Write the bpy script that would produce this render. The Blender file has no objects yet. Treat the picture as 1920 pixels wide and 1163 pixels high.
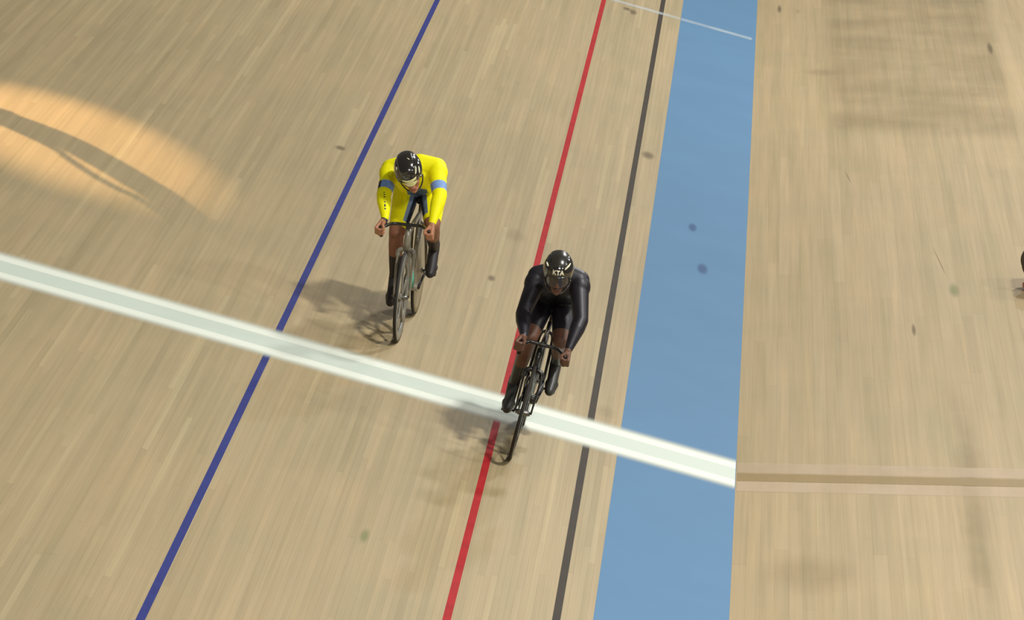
import bpy, bmesh, math, random
import numpy as np
from mathutils import Vector, Matrix, Euler, noise

random.seed(7)
S = bpy.context.scene
COL = S.collection

# ------------------------------------------------------------------ camera
FPX = 8912.7                       # focal length in pixels of a 1920x1163 frame
cam_d = bpy.data.cameras.new('camera')
cam_d.sensor_fit = 'HORIZONTAL'
cam_d.sensor_width = 36.0
cam_d.lens = FPX * 36.0 / 1920.0
cam_d.clip_start = 1.0
cam_d.clip_end = 300.0
cam = bpy.data.objects.new('camera', cam_d)
cam.location = (0.0941, -32.6978, 8.3996)
cam.rotation_euler = (1.3525, -0.0228, 0.0573)
COL.objects.link(cam)
S.camera = cam

# ------------------------------------------------------------------ world, lamps, exposure
S.view_settings.view_transform = 'Standard'
S.view_settings.look = 'None'
S.view_settings.gamma = 1.0
S.view_settings.use_curve_mapping = False
S.view_settings.exposure = -0.10
w = bpy.data.worlds.new('hall_air')
S.world = w
w.use_nodes = True
w.node_tree.nodes['Background'].inputs[0].default_value = (1.0, 0.985, 0.95, 1)
w.node_tree.nodes['Background'].inputs[1].default_value = 0.105


def area(name, loc, target, size, size_y, power, col=(1, 1, 1)):
    d = bpy.data.lights.new(name, 'AREA')
    d.shape = 'RECTANGLE'
    d.size, d.size_y = size, size_y
    d.energy = power
    d.color = col
    o = bpy.data.objects.new(name, d)
    o.location = loc
    o.rotation_euler = (Vector(target) - Vector(loc)).to_track_quat('-Z', 'Y').to_euler()
    COL.objects.link(o)
    return o


# hall lamps: one row high over the inside of the track, one over the far side of the infield, one in front
for i in range(4):
    area('infield_lamp', (6.4, -27.5 + 22.0 * i, 15.5), (-1.6, -27.5 + 22.0 * i, 0), 1.4, 1.4, 2350, (1.0, 0.985, 0.95))
    area('far_lamp', (13.6, -17.0 + 16.0 * i, 11.0), (-1.6, -16.0 + 16.0 * i, 0), 1.2, 1.5, 560, (1.0, 0.985, 0.95))
area('front_lamp', (3.0, -26.0, 15.0), (-1.5, 2.0, 0.5), 5.0, 3.0, 480, (1.0, 0.985, 0.95))

BANK = 0.2474
WB = 0.8601          # width of the blue band


# ------------------------------------------------------------------ node helpers
def lin(c):
    return tuple(((v / 255) / 12.92 if v / 255 <= 0.04045 else ((v / 255 + 0.055) / 1.055) ** 2.4) for v in c) + (1,)


def new_mat(name):
    m = bpy.data.materials.new(name)
    m.use_nodes = True
    nt = m.node_tree
    return m, nt, nt.nodes['Principled BSDF']


def N(nt, t, **kw):
    n = nt.nodes.new(t)
    for k, v in kw.items():
        setattr(n, k, v)
    return n


def ramp(nt, stops, interp='LINEAR'):
    r = nt.nodes.new('ShaderNodeValToRGB')
    r.color_ramp.interpolation = interp
    e = r.color_ramp.elements
    while len(e) > len(stops):
        e.remove(e[-1])
    while len(e) < len(stops):
        e.new(0.5)
    for i, (p, c) in enumerate(stops):
        e[i].position = p
        e[i].color = c
    return r


def plain(name, col, rough=0.5, metal=0.0, spec=0.5, coat=0.0, nscale=60, namt=0.12, bump=0.0, sheen=0.0):
    """procedural material: colour broken up a little by noise, optional fine relief"""
    m, nt, b = new_mat(name)
    tc = N(nt, 'ShaderNodeTexCoord')
    nz = N(nt, 'ShaderNodeTexNoise')
    nz.inputs['Scale'].default_value = nscale
    nz.inputs['Detail'].default_value = 4
    nt.links.new(tc.outputs['Object'], nz.inputs['Vector'])
    lo = tuple(v * (1 - namt) for v in col[:3]) + (1,)
    hi = tuple(min(1, v * (1 + namt)) for v in col[:3]) + (1,)
    r = ramp(nt, [(0.3, lo), (0.7, hi)])
    nt.links.new(nz.outputs['Fac'], r.inputs[0])
    nt.links.new(r.outputs[0], b.inputs['Base Color'])
    b.inputs['Roughness'].default_value = rough
    b.inputs['Metallic'].default_value = metal
    b.inputs['Specular IOR Level'].default_value = spec
    b.inputs['Coat Weight'].default_value = coat
    b.inputs['Coat Roughness'].default_value = 0.05
    if sheen:
        b.inputs['Sheen Weight'].default_value = sheen
    if bump:
        bp = N(nt, 'ShaderNodeBump')
        bp.inputs['Strength'].default_value = bump
        bp.inputs['Distance'].default_value = 0.004
        nt.links.new(nz.outputs['Fac'], bp.inputs['Height'])
        nt.links.new(bp.outputs[0], b.inputs['Normal'])
    return m


def wood(name, tones, island, rough=0.55):
    m, nt, b = new_mat(name)
    if island:
        rnd = N(nt, 'ShaderNodeNewGeometry').outputs['Random Per Island']
    else:
        rnd = N(nt, 'ShaderNodeObjectInfo').outputs['Random']
    k = len(tones) - 1
    r = ramp(nt, [(i / k, lin(t)) for i, t in enumerate(tones)])
    nt.links.new(rnd, r.inputs[0])
    geo = N(nt, 'ShaderNodeNewGeometry')
    mp = N(nt, 'ShaderNodeMapping')
    mp.inputs['Scale'].default_value = (38, 0.55, 38)
    nt.links.new(geo.outputs['Position'], mp.inputs['Vector'])
    g = N(nt, 'ShaderNodeTexNoise')
    g.inputs['Scale'].default_value = 1.0
    g.inputs['Detail'].default_value = 5
    nt.links.new(mp.outputs[0], g.inputs['Vector'])
    bl = N(nt, 'ShaderNodeTexNoise')          # broad wear blotches
    bl.inputs['Scale'].default_value = 0.9
    bl.inputs['Detail'].default_value = 3
    nt.links.new(geo.outputs['Position'], bl.inputs['Vector'])
    rg = ramp(nt, [(0.3, (0.93, 0.92, 0.90, 1)), (0.7, (1.05, 1.05, 1.05, 1))])
    nt.links.new(g.outputs['Fac'], rg.inputs[0])
    rb = ramp(nt, [(0.3, (0.95, 0.97, 0.97, 1)), (0.7, (1.04, 1.02, 1.0, 1))])
    nt.links.new(bl.outputs['Fac'], rb.inputs[0])
    m1 = N(nt, 'ShaderNodeMix', data_type='RGBA', blend_type='MULTIPLY')
    m1.inputs[0].default_value = 1
    nt.links.new(r.outputs[0], m1.inputs[6])
    nt.links.new(rg.outputs[0], m1.inputs[7])
    m2 = N(nt, 'ShaderNodeMix', data_type='RGBA', blend_type='MULTIPLY')
    m2.inputs[0].default_value = 1
    nt.links.new(m1.outputs[2], m2.inputs[6])
    nt.links.new(rb.outputs[0], m2.inputs[7])
    mp3 = N(nt, 'ShaderNodeMapping')
    mp3.inputs['Scale'].default_value = (10, 0.20, 10)
    nt.links.new(geo.outputs['Position'], mp3.inputs['Vector'])
    g3 = N(nt, 'ShaderNodeTexNoise')
    g3.inputs['Scale'].default_value = 1.0
    g3.inputs['Detail'].default_value = 2
    nt.links.new(mp3.outputs[0], g3.inputs['Vector'])
    r3 = ramp(nt, [(0.32, (0.93, 0.94, 0.92, 1)), (0.5, (1, 1, 1, 1)), (0.68, (1.07, 1.05, 1.04, 1))])
    nt.links.new(g3.outputs['Fac'], r3.inputs[0])
    m3 = N(nt, 'ShaderNodeMix', data_type='RGBA', blend_type='MULTIPLY')
    m3.inputs[0].default_value = 1
    nt.links.new(m2.outputs[2], m3.inputs[6])
    nt.links.new(r3.outputs[0], m3.inputs[7])
    nt.links.new(m3.outputs[2], b.inputs['Base Color'])
    b.inputs['Roughness'].default_value = rough
    b.inputs['Specular IOR Level'].default_value = 0.25
    bp = N(nt, 'ShaderNodeBump')
    bp.inputs['Strength'].default_value = 0.08
    bp.inputs['Distance'].default_value = 0.002
    nt.links.new(g.outputs['Fac'], bp.inputs['Height'])
    nt.links.new(bp.outputs[0], b.inputs['Normal'])
    return m


# ------------------------------------------------------------------ object helpers
def link(name, mesh, mats, parent=None, smooth=False):
    o = bpy.data.objects.new(name, mesh)
    COL.objects.link(o)
    for m in (mats if isinstance(mats, (list, tuple)) else [mats]):
        mesh.materials.append(m)
    if smooth:
        mesh.polygons.foreach_set('use_smooth', [True] * len(mesh.polygons))
    if parent is not None:
        o.parent = parent
    return o


def from_bm(name, bm, mats, parent=None, smooth=False):
    me = bpy.data.meshes.new(name)
    bmesh.ops.recalc_face_normals(bm, faces=bm.faces)
    bm.to_mesh(me)
    bm.free()
    return link(name, me, mats, parent, smooth)


def box(bm, x0, x1, y0, y1, z0, z1):
    v = [bm.verts.new(c) for c in ((x0, y0, z0), (x1, y0, z0), (x1, y1, z0), (x0, y1, z0),
                                   (x0, y0, z1), (x1, y0, z1), (x1, y1, z1), (x0, y1, z1))]
    for f in ((0, 3, 2, 1), (4, 5, 6, 7), (0, 1, 5, 4), (1, 2, 6, 5), (2, 3, 7, 6), (3, 0, 4, 7)):
        bm.faces.new([v[i] for i in f])


def empty(name, loc=(0, 0, 0)):
    o = bpy.data.objects.new(name, None)
    o.empty_display_size = 0.2
    o.location = loc
    COL.objects.link(o)
    return o


def tag(o, label=None, cat=None, group=None, kind=None):
    for k, v in (('label', label), ('category', cat), ('group', group), ('kind', kind)):
        if v:
            o[k] = v
    return o


def smooth_path(pts, n=6):
    """Catmull-Rom through the points"""
    P = [Vector(p) for p in pts]
    if len(P) < 3:
        return P
    Q = [P[0] * 2 - P[1]] + P + [P[-1] * 2 - P[-2]]
    out = []
    for i in range(1, len(Q) - 2):
        a, b, c, d = Q[i - 1:i + 3]
        for k in range(n):
            t = k / n
            out.append(0.5 * ((2 * b) + (c - a) * t + (2 * a - 5 * b + 4 * c - d) * t * t + (3 * b - a - 3 * c + d) * t ** 3))
    out.append(P[-1])
    return out


def tube(bm, pts, rad, seg=12, ax=None, flat=1.0, caps=True):
    """tube along points. rad: number or list. ax: fixed sideways axis; flat: radius factor along that axis"""
    P = [Vector(p) for p in pts]
    R = rad if isinstance(rad, (list, tuple)) else [rad] * len(P)
    rings = []
    prev = Vector(ax) if ax else None
    for i, p in enumerate(P):
        t = (P[min(i + 1, len(P) - 1)] - P[max(i - 1, 0)]).normalized()
        if prev is None:
            prev = t.orthogonal()
        u = (prev - t * prev.dot(t)).normalized()
        if not ax:
            prev = u
        v = t.cross(u)
        rings.append([bm.verts.new(p + (u * math.cos(2 * math.pi * k / seg) * flat + v * math.sin(2 * math.pi * k / seg)) * R[i]) for k in range(seg)])
    for a, b in zip(rings, rings[1:]):
        for k in range(seg):
            bm.faces.new((a[k], a[(k + 1) % seg], b[(k + 1) % seg], b[k]))
    if caps:
        bm.faces.new(rings[0][::-1])
        bm.faces.new(rings[-1])


def lathe_x(bm, prof, seg=48, cy=0, cz=0, closed=True):
    """revolve profile [(x, r)] about the x axis through (cy, cz)"""
    rings = []
    for x, r in prof:
        rings.append([bm.verts.new((x, cy + r * math.cos(2 * math.pi * k / seg), cz + r * math.sin(2 * math.pi * k / seg))) for k in range(seg)])
    n = len(rings)
    for i in range(n if closed else n - 1):
        a, b = rings[i], rings[(i + 1) % n]
        for k in range(seg):
            bm.faces.new((a[k], a[(k + 1) % seg], b[(k + 1) % seg], b[k]))


# ------------------------------------------------------------------ floor materials
TT = [(164, 147, 111), (170, 152, 116), (172, 154, 118), (168, 151, 114), (174, 155, 119), (167, 149, 114), (172, 153, 116), (179, 162, 124)]
TA = [(173, 154, 117), (178, 158, 121), (181, 160, 123), (176, 157, 118), (183, 163, 126), (175, 155, 117)]
M_wood = wood('track_wood', TT, False)
M_wood_i = wood('track_wood_joined', TT, True)
M_apron = wood('apron_wood', TA, False)
M_apron_i = wood('apron_wood_joined', TA, True)
M_sub = plain('substrate', lin((95, 75, 50)), 0.9)
M_bluepaint = plain('blue_band_paint', lin((86, 129, 165)), 0.6, spec=0.2, nscale=1.2, namt=0.03)
M_red = plain('red_line_paint', lin((169, 36, 39)), 0.65, spec=0.12, nscale=6, namt=0.12)
M_black = plain('black_line_paint', lin((53, 44, 31)), 0.6, spec=0.2, nscale=4, namt=0.15)
M_blue = plain('stayer_line_paint', lin((46, 54, 120)), 0.65, spec=0.15, nscale=6, namt=0.1)

YA, YB = -14.0, 34.0
TRACK_W = 7.9


# camera projection, only to choose which planks show largest
def ndc(p):
    R = cam.rotation_euler.to_matrix()
    q = R.transposed() @ (Vector(p) - cam.location)
    return 960 + FPX * q.x / -q.z, 581.5 - FPX * q.y / -q.z


def build_planks(parent, d0, d1, width, lmin, lmax, to_world, sign, mat, mat_i, seed):
    rng = random.Random(seed)
    unit = bpy.data.meshes.new('plank')
    bm = bmesh.new()
    box(bm, -0.5, 0.5, -0.5, 0.5, -0.02, 0.0)
    bm.to_mesh(unit)
    bm.free()
    unit.materials.append(mat)
    n = int(round((d1 - d0) / width))
    allp = []
    for i in range(n):
        c = d0 + (i + 0.5) * width
        y = YA - rng.random() * lmax
        while y < YB:
            L = rng.uniform(lmin, lmax)
            a, b = max(y, YA), min(y + L, YB)
            if b - a > 0.05:
                allp.append((c, a, b, rng.uniform(-0.0005, 0.0)))
            y += L
    sc = []
    for k, (c, a, b, dz) in enumerate(allp):
        best = 0
        for yy in (a, (a + b) / 2, b):
            u, v = ndc(to_world(c, yy))
            if -10 < u < 1930 and -10 < v < 1173:
                u2, v2 = ndc(to_world(c + width, yy))
                best = max(best, abs(u2 - u) * (b - a))
        sc.append((best, k))
    sc.sort(reverse=True)
    pick = {k for s, k in sc[:300] if s > 0}
    gap = 0.0004
    bm = bmesh.new()
    for k, (c, a, b, dz) in enumerate(allp):
        if k in pick:
            o = bpy.data.objects.new('plank', unit)
            o.parent = parent
            o.location = (sign * c, (a + b) / 2, dz)
            o.scale = (width - gap, b - a - gap, 1)
            COL.objects.link(o)
        else:
            x0, x1 = sorted((sign * (c - width / 2 + gap / 2), sign * (c + width / 2 - gap / 2)))
            box(bm, x0, x1, a + gap / 2, b - gap / 2, dz - 0.02, dz)
    o = from_bm('plank_field', bm, mat_i, parent)
    tag(o, kind='stuff')


def track_pt(d, y):
    return (-d * math.cos(BANK), y, d * math.sin(BANK))


# track: banked deck (local -x runs up the bank)
bm = bmesh.new()
box(bm, -TRACK_W, -WB, YA, YB, -0.30, -0.008)
track = from_bm('track', bm, M_sub)
track.rotation_euler = (0, BANK, 0)
tag(track, 'banked pale wooden strip track the two cyclists ride on', 'track', kind='structure')
build_planks(track, WB, TRACK_W, 0.042, 1.6, 4.6, track_pt, -1, M_wood, M_wood_i, 3)

# blue band
bm = bmesh.new()
box(bm, -WB, 0, YA, YB, -0.30, 0.0)
band = from_bm('trim_1', bm, M_bluepaint)
band.rotation_euler = (0, BANK, 0)
tag(band, 'broad sky blue painted band along the inside of the track', 'band', kind='structure')

# apron
bm = bmesh.new()
box(bm, 0, 5.2, YA, YB, -0.30, -0.008)
apron = from_bm('floor', bm, M_sub)
tag(apron, 'flat pale wooden safety floor to the right of the blue band', 'floor', kind='structure')
build_planks(apron, 0.0, 5.2, 0.094, 1.8, 5.5, lambda d, y: (d, y, 0), 1, M_apron, M_apron_i, 5)


def strip(name, parent, x0, x1, y0, y1, z, mat):
    bm = bmesh.new()
    box(bm, min(x0, x1), max(x0, x1), y0, y1, -0.004, z)
    return from_bm(name, bm, mat, parent)


# painted lines (width 5 cm)
tag(strip('black_line', track, -(WB + .20), -(WB + .25), YA, YB, .0008, M_black), 'thin dark measuring line nearest the blue band')
tag(strip('red_line', track, -(WB + .85), -(WB + .90), YA, YB, .0008, M_red), 'thin red line along the track')
tag(strip('blue_line', track, -(WB + 2.5265), -(WB + 2.5765), YA, YB, .0008, M_blue), 'thin dark blue line high on the track')


# finish line: white band with a grey-green middle, feathered edges
def finish_mat():
    m, nt, b = new_mat('finish_line_paint')
    tc = N(nt, 'ShaderNodeTexCoord')
    sp = N(nt, 'ShaderNodeSeparateXYZ')
    nt.links.new(tc.outputs['Object'], sp.inputs[0])
    ab = N(nt, 'ShaderNodeMath', operation='ABSOLUTE')
    nt.links.new(sp.outputs['Y'], ab.inputs[0])
    W_, G_ = lin((235, 240, 224)), lin((206, 216, 202))
    r = ramp(nt, [(0.0, G_), (0.150, G_), (0.178, W_), (1.0, W_)])
    nt.links.new(ab.outputs[0], r.inputs[0])
    nt.links.new(r.outputs[0], b.inputs['Base Color'])
    al = ramp(nt, [(0.0, (1, 1, 1, 1)), (0.26, (1, 1, 1, 1)), (0.475, (0, 0, 0, 1))])
    al.color_ramp.interpolation = 'EASE'
    nt.links.new(ab.outputs[0], al.inputs[0])
    nt.links.new(al.outputs[0], b.inputs['Alpha'])
    b.inputs['Roughness'].default_value = 0.5
    b.inputs['Specular IOR Level'].default_value = 0.3
    return m


M_fin = finish_mat()


def sheet(name, parent, pts, z, mat):
    bm = bmesh.new()
    bm.faces.new([bm.verts.new((x, y, z)) for x, y in pts])
    return from_bm(name, bm, mat, parent)


f1 = sheet('finish_line', track, [(-TRACK_W, -.48), (-WB, -.48), (-WB, .48), (-TRACK_W, .48)], .0014, M_fin)
f2 = sheet('finish_line', band, [(-WB, -.48), (-.004, -.48), (-.004, .48), (-WB, .48)], .0014, M_fin)
tag(f1, 'broad white finish line across the track')
tag(f2, 'broad white finish line across the blue band')


def paint_alpha(name, col, alpha, rough=0.5, edge=0.35, rad=True, patch=0.0, nscale=3.0, ny=0.35, ex=None):
    """worn paint, stains and darker patches: soft at its rim, broken up by noise (generated coordinates of the mark itself)"""
    m, nt, b = new_mat(name)
    b.inputs['Base Color'].default_value = col
    b.inputs['Roughness'].default_value = rough
    b.inputs['Specular IOR Level'].default_value = 0.2
    if not rad:
        b.inputs['Alpha'].default_value = alpha
        out = None
        src = None
    uv = N(nt, 'ShaderNodeUVMap')
    sp = N(nt, 'ShaderNodeSeparateXYZ')
    nt.links.new(uv.outputs[0], sp.inputs[0])

    def edge_fac(sock, edge=edge):
        a = N(nt, 'ShaderNodeMath', operation='SUBTRACT'); a.inputs[1].default_value = 0.5
        nt.links.new(sock, a.inputs[0])
        c = N(nt, 'ShaderNodeMath', operation='ABSOLUTE'); nt.links.new(a.outputs[0], c.inputs[0])
        mr = N(nt, 'ShaderNodeMapRange', interpolation_type='SMOOTHSTEP')
        mr.inputs['From Min'].default_value = 0.5
        mr.inputs['From Max'].default_value = 0.5 - edge
        nt.links.new(c.outputs[0], mr.inputs['Value'])
        return mr.outputs['Result']
    if rad:
        vm = N(nt, 'ShaderNodeVectorMath', operation='DISTANCE')
        vm.inputs[1].default_value = (0.5, 0.5, 0)
        nt.links.new(uv.outputs[0], vm.inputs[0])
        mr = N(nt, 'ShaderNodeMapRange', interpolation_type='SMOOTHSTEP')
        mr.inputs['From Min'].default_value = 0.5
        mr.inputs['From Max'].default_value = 0.5 - edge
        nt.links.new(vm.outputs['Value'], mr.inputs['Value'])
        fac = mr.outputs['Result']
    else:
        mu = N(nt, 'ShaderNodeMath', operation='MULTIPLY')
        nt.links.new(edge_fac(sp.outputs['X'], ex or edge), mu.inputs[0])
        nt.links.new(edge_fac(sp.outputs['Y']), mu.inputs[1])
        fac = mu.outputs[0]
    al = N(nt, 'ShaderNodeMath', operation='MULTIPLY')
    al.inputs[1].default_value = alpha
    nt.links.new(fac, al.inputs[0])
    res = al.outputs[0]
    if patch:
        geo = N(nt, 'ShaderNodeNewGeometry')
        mp = N(nt, 'ShaderNodeMapping')
        mp.inputs['Scale'].default_value = (nscale, nscale * ny, nscale)
        nt.links.new(geo.outputs['Position'], mp.inputs[0])
        nz = N(nt, 'ShaderNodeTexNoise')
        nz.inputs['Scale'].default_value = 1
        nz.inputs['Detail'].default_value = 3
        nt.links.new(mp.outputs[0], nz.inputs['Vector'])
        mr = N(nt, 'ShaderNodeMapRange')
        mr.inputs['From Min'].default_value = 0.35
        mr.inputs['From Max'].default_value = 0.65
        mr.inputs['To Min'].default_value = 1 - patch
        nt.links.new(nz.outputs['Fac'], mr.inputs['Value'])
        m2 = N(nt, 'ShaderNodeMath', operation='MULTIPLY')
        nt.links.new(res, m2.inputs[0])
        nt.links.new(mr.outputs[0], m2.inputs[1])
        res = m2.outputs[0]
    nt.links.new(res, b.inputs['Alpha'])
    return m


def mark(name, parent, pts, z, mat, label=None):
    """quad mark with uv 0..1; pts in the parent's plane"""
    me = bpy.data.meshes.new(name)
    me.from_pydata([(x, y, z) for x, y in pts], [], [(0, 1, 2, 3)])
    uv = me.uv_layers.new(name='UVMap')
    for i, c in enumerate(((0, 0), (1, 0), (1, 1), (0, 1))):
        uv.data[i].uv = c
    o = link(name, me, mat, parent)
    if label:
        o['label'] = label
    return o


# faded finish line carried on over the floor, and the thin line far up the track
M_pale = paint_alpha('worn_pale_paint', lin((222, 200, 170)), 0.55, edge=0.12, rad=False, patch=0.4, ex=0.002)
M_dim = paint_alpha('worn_dark_paint', lin((170, 146, 102)), 0.8, edge=0.1, rad=False, patch=0.2, ex=0.002)
M_thin = paint_alpha('thin_white_paint', lin((225, 235, 235)), 0.42, edge=0.25, rad=False, patch=0.3, ex=0.01)


def floor_line(y0, y1, m, nm):
    sk = lambda x: -0.070 + 0.058 * x
    mark(nm, apron, [(0.005, sk(0) + y0), (5.2, sk(5.2) + y0), (5.2, sk(5.2) + y1), (0.005, sk(0) + y1)], .0012, m)


floor_line(.11, .42, M_pale, 'worn_line')
floor_line(-.12, .12, M_dim, 'worn_line')
floor_line(-.42, -.11, M_pale, 'worn_line')
mark('cross_line', band, [(-WB, 19.19), (-.04, 19.19), (-.04, 19.41), (-WB, 19.41)], .0014, M_thin, 'thin faded white line across the blue band')
mark('cross_line', track, [(-WB - 1.4, 19.19), (-WB, 19.19), (-WB, 19.41), (-WB - 1.4, 19.41)], .0016, M_thin)
# ------------------------------------------------------------------ scuffs, stains and darker patches on the boards
M_scuff = paint_alpha('scuff', lin((92, 78, 58)), 0.42, edge=0.4)
M_faint = paint_alpha('faint_stain', lin((132, 118, 84)), 0.16, edge=0.42, patch=0.5)
M_green = paint_alpha('green_stain', lin((128, 146, 92)), 0.4, edge=0.45)
M_bluestain = paint_alpha('blue_scuff', lin((58, 92, 140)), 0.6, edge=0.4)
M_darkpatch = paint_alpha('dark_field', lin((116, 102, 68)), 0.22, edge=0.10, rad=False, patch=0.65, nscale=0.9, ny=0.9)
M_paleboard = paint_alpha('pale_wear', lin((224, 200, 150)), 0.35, edge=0.3, rad=False, patch=0.4)


def blot(name, parent, x0, x1, y0, y1, mat, z=.0011):
    return mark(name, parent, [(x0, y0), (x1, y0), (x1, y1), (x0, y1)], z, mat)


def scratch(parent, a, b, wd, mat):
    a, b = Vector(a), Vector(b)
    n = Vector((wd / 2, 0))
    mark('scratch', parent, [tuple(a - n), tuple(a + n), tuple(b + n), tuple(b - n)], .0012, mat)


for x0, x1, y0, y1, m in ((3.555, 3.675, 7.19, 7.45, M_scuff), (2.015, 2.095, 3.84, 4.14, M_scuff), (1.85, 2.10, 5.45, 6.15, M_faint),
                          (2.32, 2.40, -4.35, -3.9, M_green), (1.335, 1.445, 18.6, 19.1, M_scuff), (1.40, 1.53, 18.8, 19.1, M_scuff),
                          (.90, 1.06, 10.65, 11.15, M_scuff), (.885, 1.10, .46, 1.0, M_faint)):
    blot('surface_mark', track, -x1, -x0, y0, y1, m)
for x0, x1, y0, y1 in ((.44, .54, 7.95, 8.4), (.31, .43, 6.3, 6.85)):
    blot('surface_mark', band, -x1, -x0, y0, y1, M_bluestain, .0012)
blot('dark_patch', apron, .70, 2.75, 13.4, 24.5, M_darkpatch, .0009)  # broad darker patch, broken into bands by noise
blot('dark_patch', apron, .45, .95, 17.0, 17.6, M_faint)
blot('surface_mark', apron, 1.70, 1.82, 6.1, 6.85, M_green)
blot('surface_mark', apron, 2.54, 2.62, 18.7, 19.8, M_scuff)
blot('surface_mark', apron, .225, .29, 21.2, 22.0, M_scuff)
blot('surface_mark', apron, .43, .51, 21.2, 21.7, M_faint)
blot('surface_mark', apron, 1.36, 1.405, 4.6, 5.2, M_scuff)
blot('surface_mark', apron, .10, .95, -3.2, -1.9, M_faint)
scratch(apron, (1.725, 6.85), (1.620, 8.45), .012, M_scuff)
scratch(apron, (.962, 11.0), (.893, 11.8), .012, M_scuff)
mark('surface_mark', apron, [(1.46, -5.6), (1.76, -5.6), (1.84, 4.4), (1.54, 4.4)], .0010, paint_alpha('long_streak', lin((128, 112, 78)), 0.24, edge=0.45, rad=False, patch=0.5), 'long dull streak along the floor boards')  # long darker streak with soft edges

# ------------------------------------------------------------------ warm lamp in the roof, shining past added unseen bars that cast a shadow band
sd = bpy.data.lights.new('warm_spot', 'SPOT')
sd.energy = 7000
sd.color = (1.0, 0.60, 0.24)
sd.spot_size = math.radians(14.0)
sd.spot_blend = 0.8
sd.shadow_soft_size = 0.04
so = bpy.data.objects.new('warm_spot', sd)
so.location = (-6.6, 12.5, 9.5)
so.rotation_euler = (Vector((-5.45, 4.75, 1.38)) - Vector(so.location)).to_track_quat('-Z', 'Y').to_euler()
COL.objects.link(so)
bm = bmesh.new()
tube(bm, smooth_path([(-8.2, 8.6, 5.95), (-6.453, 8.663, 5.546), (-6.319, 8.643, 5.513), (-6.053, 8.545, 5.445), (-5.862, 8.372, 5.397), (-5.699, 8.188, 5.356), (-5.514, 7.936, 5.309), (-5.0, 7.0, 5.2)], 5), .105, 14)
tube(bm, smooth_path([(-6.45, 8.64, 5.55), (-6.087, 8.388, 5.454), (-5.979, 8.241, 5.427), (-5.86, 8.081, 5.397), (-5.742, 7.961, 5.367), (-5.609, 7.842, 5.333), (-5.2, 7.2, 5.25)], 5), .026, 10)
tube(bm, [(-8.2, 8.6, 5.95), (-8.2, 8.6, 16.0)], .05, 12)
tube(bm, [(-5.0, 7.0, 5.2), (-5.0, 7.0, 16.0)], .05, 12)
tag(from_bm('shadow_bars', bm, plain('shadow_bar_paint', lin((150, 150, 150)), 0.5), None, True), 'unseen curved bars added to cast a shadow band on the track', kind='structure')

# ------------------------------------------------------------------ materials for riders and bicycles
M_carbon = plain('black_carbon', lin((26, 24, 20)), 0.35, spec=0.5, coat=0.3)
M_rubber = plain('tyre_rubber', lin((32, 27, 20)), 0.7)
M_grey = plain('grey_frame_paint', lin((128, 121, 104)), 0.35, coat=0.4)
M_greyrim = plain('grey_wheel', lin((118, 116, 106)), 0.4, coat=0.3)
M_disc = plain('beige_disc', lin((150, 138, 108)), 0.45)
M_steel = plain('steel', lin((120, 118, 112)), 0.3, metal=0.9)
M_teal = plain('teal_badge', lin((88, 178, 150)), 0.4)
M_saddle = plain('saddle_cover', lin((24, 23, 22)), 0.55)
M_skin1 = plain('skin_tan', lin((176, 120, 88)), 0.5, nscale=25, namt=0.08)
M_skin1leg = plain('skin_tan_leg', lin((140, 92, 68)), 0.5, nscale=25, namt=0.08)
M_skin2 = plain('skin_brown', lin((108, 74, 56)), 0.45, nscale=25, namt=0.08)
M_yellow = plain('yellow_skinsuit', lin((255, 246, 0)), 0.6, spec=0.3, nscale=14, namt=0.05, bump=0.25)
M_armblue = plain('pale_blue_band', lin((128, 160, 214)), 0.5)
M_navy = plain('navy_panel', lin((38, 44, 62)), 0.5, nscale=20)
M_slate = plain('slate_panel', lin((104, 122, 152)), 0.5, nscale=20)
M_darksuit = plain('charcoal_skinsuit', lin((30, 27, 33)), 0.45, spec=0.5, nscale=16, namt=0.15, bump=0.3)
M_sock1 = plain('black_overshoe', lin((40, 35, 34)), 0.5, nscale=30, bump=0.1)
M_sock2 = plain('grey_overshoe', lin((58, 57, 52)), 0.42, nscale=30, bump=0.1)
M_shell = plain('helmet_shell', lin((38, 34, 28)), 0.16, spec=0.6, coat=1.0)
M_shell2 = plain('helmet_panel', lin((44, 41, 34)), 0.25, spec=0.6, coat=0.6)
M_white = plain('lettering_white', lin((238, 232, 200)), 0.5)
M_eye = plain('eye_white', lin((225, 220, 210)), 0.2)
M_mirror = plain('gold_mirror_visor', lin((255, 248, 190)), 0.3, metal=0.15)
M_lip = plain('lips', lin((150, 84, 72)), 0.5)
M_lip2 = plain('dark_lips', lin((96, 58, 50)), 0.5)
M_trouser = plain('bag_cloth', lin((84, 76, 54)), 0.7, nscale=20)
M_pink = plain('pink_shoe', lin((222, 150, 130)), 0.5)
M_hair = plain('dark_hair', lin((40, 32, 26)), 0.6)


def smoked():
    m, nt, b = new_mat('smoked_visor')
    tc = N(nt, 'ShaderNodeTexCoord')
    nz = N(nt, 'ShaderNodeTexNoise')
    nz.inputs['Scale'].default_value = 8
    nt.links.new(tc.outputs['Object'], nz.inputs['Vector'])
    r = ramp(nt, [(0.3, lin((74, 68, 70))), (0.7, lin((84, 78, 80)))])
    nt.links.new(nz.outputs['Fac'], r.inputs[0])
    nt.links.new(r.outputs[0], b.inputs['Base Color'])
    b.inputs['Roughness'].default_value = 0.12
    b.inputs['Alpha'].default_value = 0.5
    b.inputs['Coat Weight'].default_value = 0.6
    return m


M_smoke = smoked()


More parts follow.
